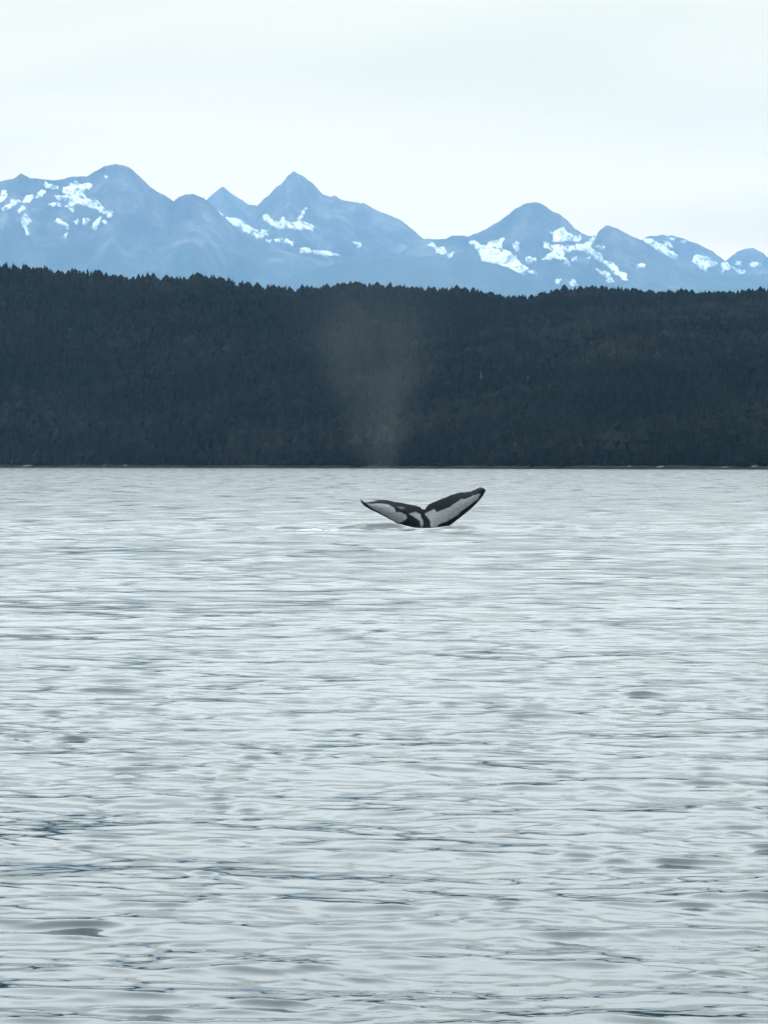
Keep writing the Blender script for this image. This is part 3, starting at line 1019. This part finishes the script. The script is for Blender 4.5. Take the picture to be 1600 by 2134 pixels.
def build_foam():
    r3 = np.random.default_rng(12)
    Vs, Fs, off = [], [], 0
    spots = []
    for (pxa, pxb, pya, pyb, cnt, r0, r1) in ((628, 668, 1104, 1109, 34, 0.035, 0.085), (600, 710, 1103, 1111, 34, 0.02, 0.05), (556, 600, 1106, 1112, 12, 0.012, 0.035),
                                              (676, 700, 1103, 1107, 10, 0.02, 0.05), (846, 930, 1099, 1101.5, 26, 0.015, 0.035)):
        for _ in range(cnt):
            spots.append((r3.uniform(pxa, pxb), r3.uniform(pya, pyb), r3.uniform(r0, r1)))
    for px, py, r in spots:
        d = CAM_H * F / (py - HORIZON)
        x = (px - 800) / F * d
        rings, seg = 4, 8
        v = []
        for a in range(rings):
            q = a / (rings - 1) * math.pi * 0.5
            for s in range(seg):
                th = 2 * math.pi * s / seg
                j = r3.uniform(0.8, 1.2)
                v.append((x + r * 2.2 * math.cos(q) * math.cos(th) * j, d + r * 1.6 * math.cos(q) * math.sin(th) * j, -0.03 + r * 0.85 * math.sin(q) * r3.uniform(0.9, 1.1)))
        v = np.array(v)
        v[:, 2] += whale_swell(v[:, 0], v[:, 1])
        f = grid_faces(rings, seg)
        wrap = np.array([(a * seg + seg - 1, a * seg, (a + 1) * seg, (a + 1) * seg + seg - 1) for a in range(rings - 1)])
        f = np.concatenate([f, wrap]) + off
        Vs.append(v)
        Fs.append(f)
        off += len(v)
    o = obj('foam', mesh_from('foam', np.concatenate(Vs), np.concatenate(Fs)), m_foam)
    tag(o, 'white churned foam flecks on the water beside the whale tail', 'foam', kind='stuff')


build_foam()

# ------------------------------------------------------------------ the whale's breath, hanging in the air behind the tail
def build_blow():
    D = 112.0
    x0, _ = world_at(792, 1000, D)
    H = 10.4

    def rad(z):
        return 0.60 + 0.17 * z + 0.036 * z * z
    zs = np.linspace(0.0, 1.0, 22)
    seg = 28
    V = []
    for q in zs:
        z = H * q
        k = 1.0 if q < 0.9 else math.sqrt(max(0.03, 1 - ((q - 0.9) / 0.1) ** 2))
        for s in range(seg):
            a = 2 * math.pi * s / seg
            V.append((rad(z) * k * math.cos(a) - 0.022 * z * z * 0.25, rad(z) * k * math.sin(a), 0.2 + z))
    V = np.array(V)
    f = grid_faces(len(zs), seg)
    wrap = np.array([(i * seg + seg - 1, i * seg, (i + 1) * seg, (i + 1) * seg + seg - 1) for i in range(len(zs) - 1)])
    me = mesh_from('whale_blow', V, np.concatenate([f, wrap]))
    import bmesh
    bm = bmesh.new()
    bm.from_mesh(me)
    bmesh.ops.holes_fill(bm, edges=[e for e in bm.edges if e.is_boundary], sides=0)
    bmesh.ops.recalc_face_normals(bm, faces=bm.faces)
    bm.to_mesh(me)
    bm.free()
    m = bpy.data.materials.new('breath_mist')
    m.use_nodes = True
    m.node_tree.nodes.clear()
    n = N(m.node_tree)
    out = n.add('ShaderNodeOutputMaterial')
    vol = n.add('ShaderNodeVolumePrincipled')
    vol.inputs['Color'].default_value = (0.86, 0.92, 0.95, 1)
    vol.inputs['Density Attribute'].default_value = ''
    tcn = n.add('ShaderNodeTexCoord')
    sp = n.add('ShaderNodeSeparateXYZ')
    n.link(tcn.outputs['Object'], sp.inputs[0])
    z = n.math('SUBTRACT', sp.outputs['Z'], 0.2)
    z2 = n.math('MULTIPLY', z, z)
    R = n.math('ADD', n.math('ADD', n.math('MULTIPLY', z, 0.17), 0.60), n.math('MULTIPLY', z2, 0.036))
    xx = n.math('ADD', sp.outputs['X'], n.math('MULTIPLY', z2, 0.0055))
    r2 = n.math('ADD', n.math('MULTIPLY', xx, xx), n.math('MULTIPLY', sp.outputs['Y'], sp.outputs['Y']))
    q = n.math('DIVIDE', r2, n.math('MULTIPLY', R, R))
    core = n.math('SUBTRACT', 1.0, q, True)
    core = n.math('POWER', core, 1.3)
    puff = n.ramp(n.noise(n.scale(tcn.outputs['Object'], (1.0, 1.0, 0.45)), 0.5, 1.6, 0.5, 0.5), [(0.30, 0.05), (0.70, 1.0)])
    top = n.ramp(n.math('DIVIDE', z, H), [(0.0, 0.8), (0.25, 0.65), (0.5, 1.0), (0.68, 0.75), (0.85, 0.3), (1.0, 0.0)])
    thin = n.math('DIVIDE', 1.0, R)
    dens = n.math('MULTIPLY', n.math('MULTIPLY', core, puff), n.math('MULTIPLY', top, thin))
    n.link(n.math('MULTIPLY', dens, BLOW_DENSITY), vol.inputs['Density'])
    n.link(vol.outputs[0], out.inputs['Volume'])
    o = obj('whale_blow', me, m)
    o.location = (float(x0), D, 0.0)
    tag(o, 'faint pale plume of whale breath hanging before the dark forest', 'mist plume')


BLOW_DENSITY = 0.06
build_blow()

# ------------------------------------------------------------------ haze
L, top, bot = 33600.0, 2780.0, -3.6
v = np.array([(-L, -L, bot), (L, -L, bot), (L, L, bot), (-L, L, bot), (-L, -L, top), (L, -L, top), (L, L, top), (-L, L, top)])
f = np.array([(0, 3, 2, 1), (4, 5, 6, 7), (0, 1, 5, 4), (1, 2, 6, 5), (2, 3, 7, 6), (3, 0, 4, 7)])
m = bpy.data.materials.new('sea_air')
m.use_nodes = True
m.node_tree.nodes.clear()
n = N(m.node_tree)
out = n.add('ShaderNodeOutputMaterial')
vol = n.add('ShaderNodeVolumePrincipled')
vol.inputs['Color'].default_value = (*HAZE_COLOR, 1)
vol.inputs['Density'].default_value = HAZE_DENSITY
vol.inputs['Density Attribute'].default_value = ''
n.link(vol.outputs[0], out.inputs['Volume'])
try:
    m.cycles.homogeneous_volume = True
except Exception:
    pass
haze = obj('haze', mesh_from('haze', v, f, False), m)
tag(haze, 'thin blue sea haze filling the air as far as the mountains', 'haze', kind='stuff')
zmax = max((o.matrix_world @ Vector(c)).z for o in COL.objects if o.type == 'MESH' and o.name.startswith(('mountain', 'foothill')) for c in o.bound_box)
print('highest', zmax)
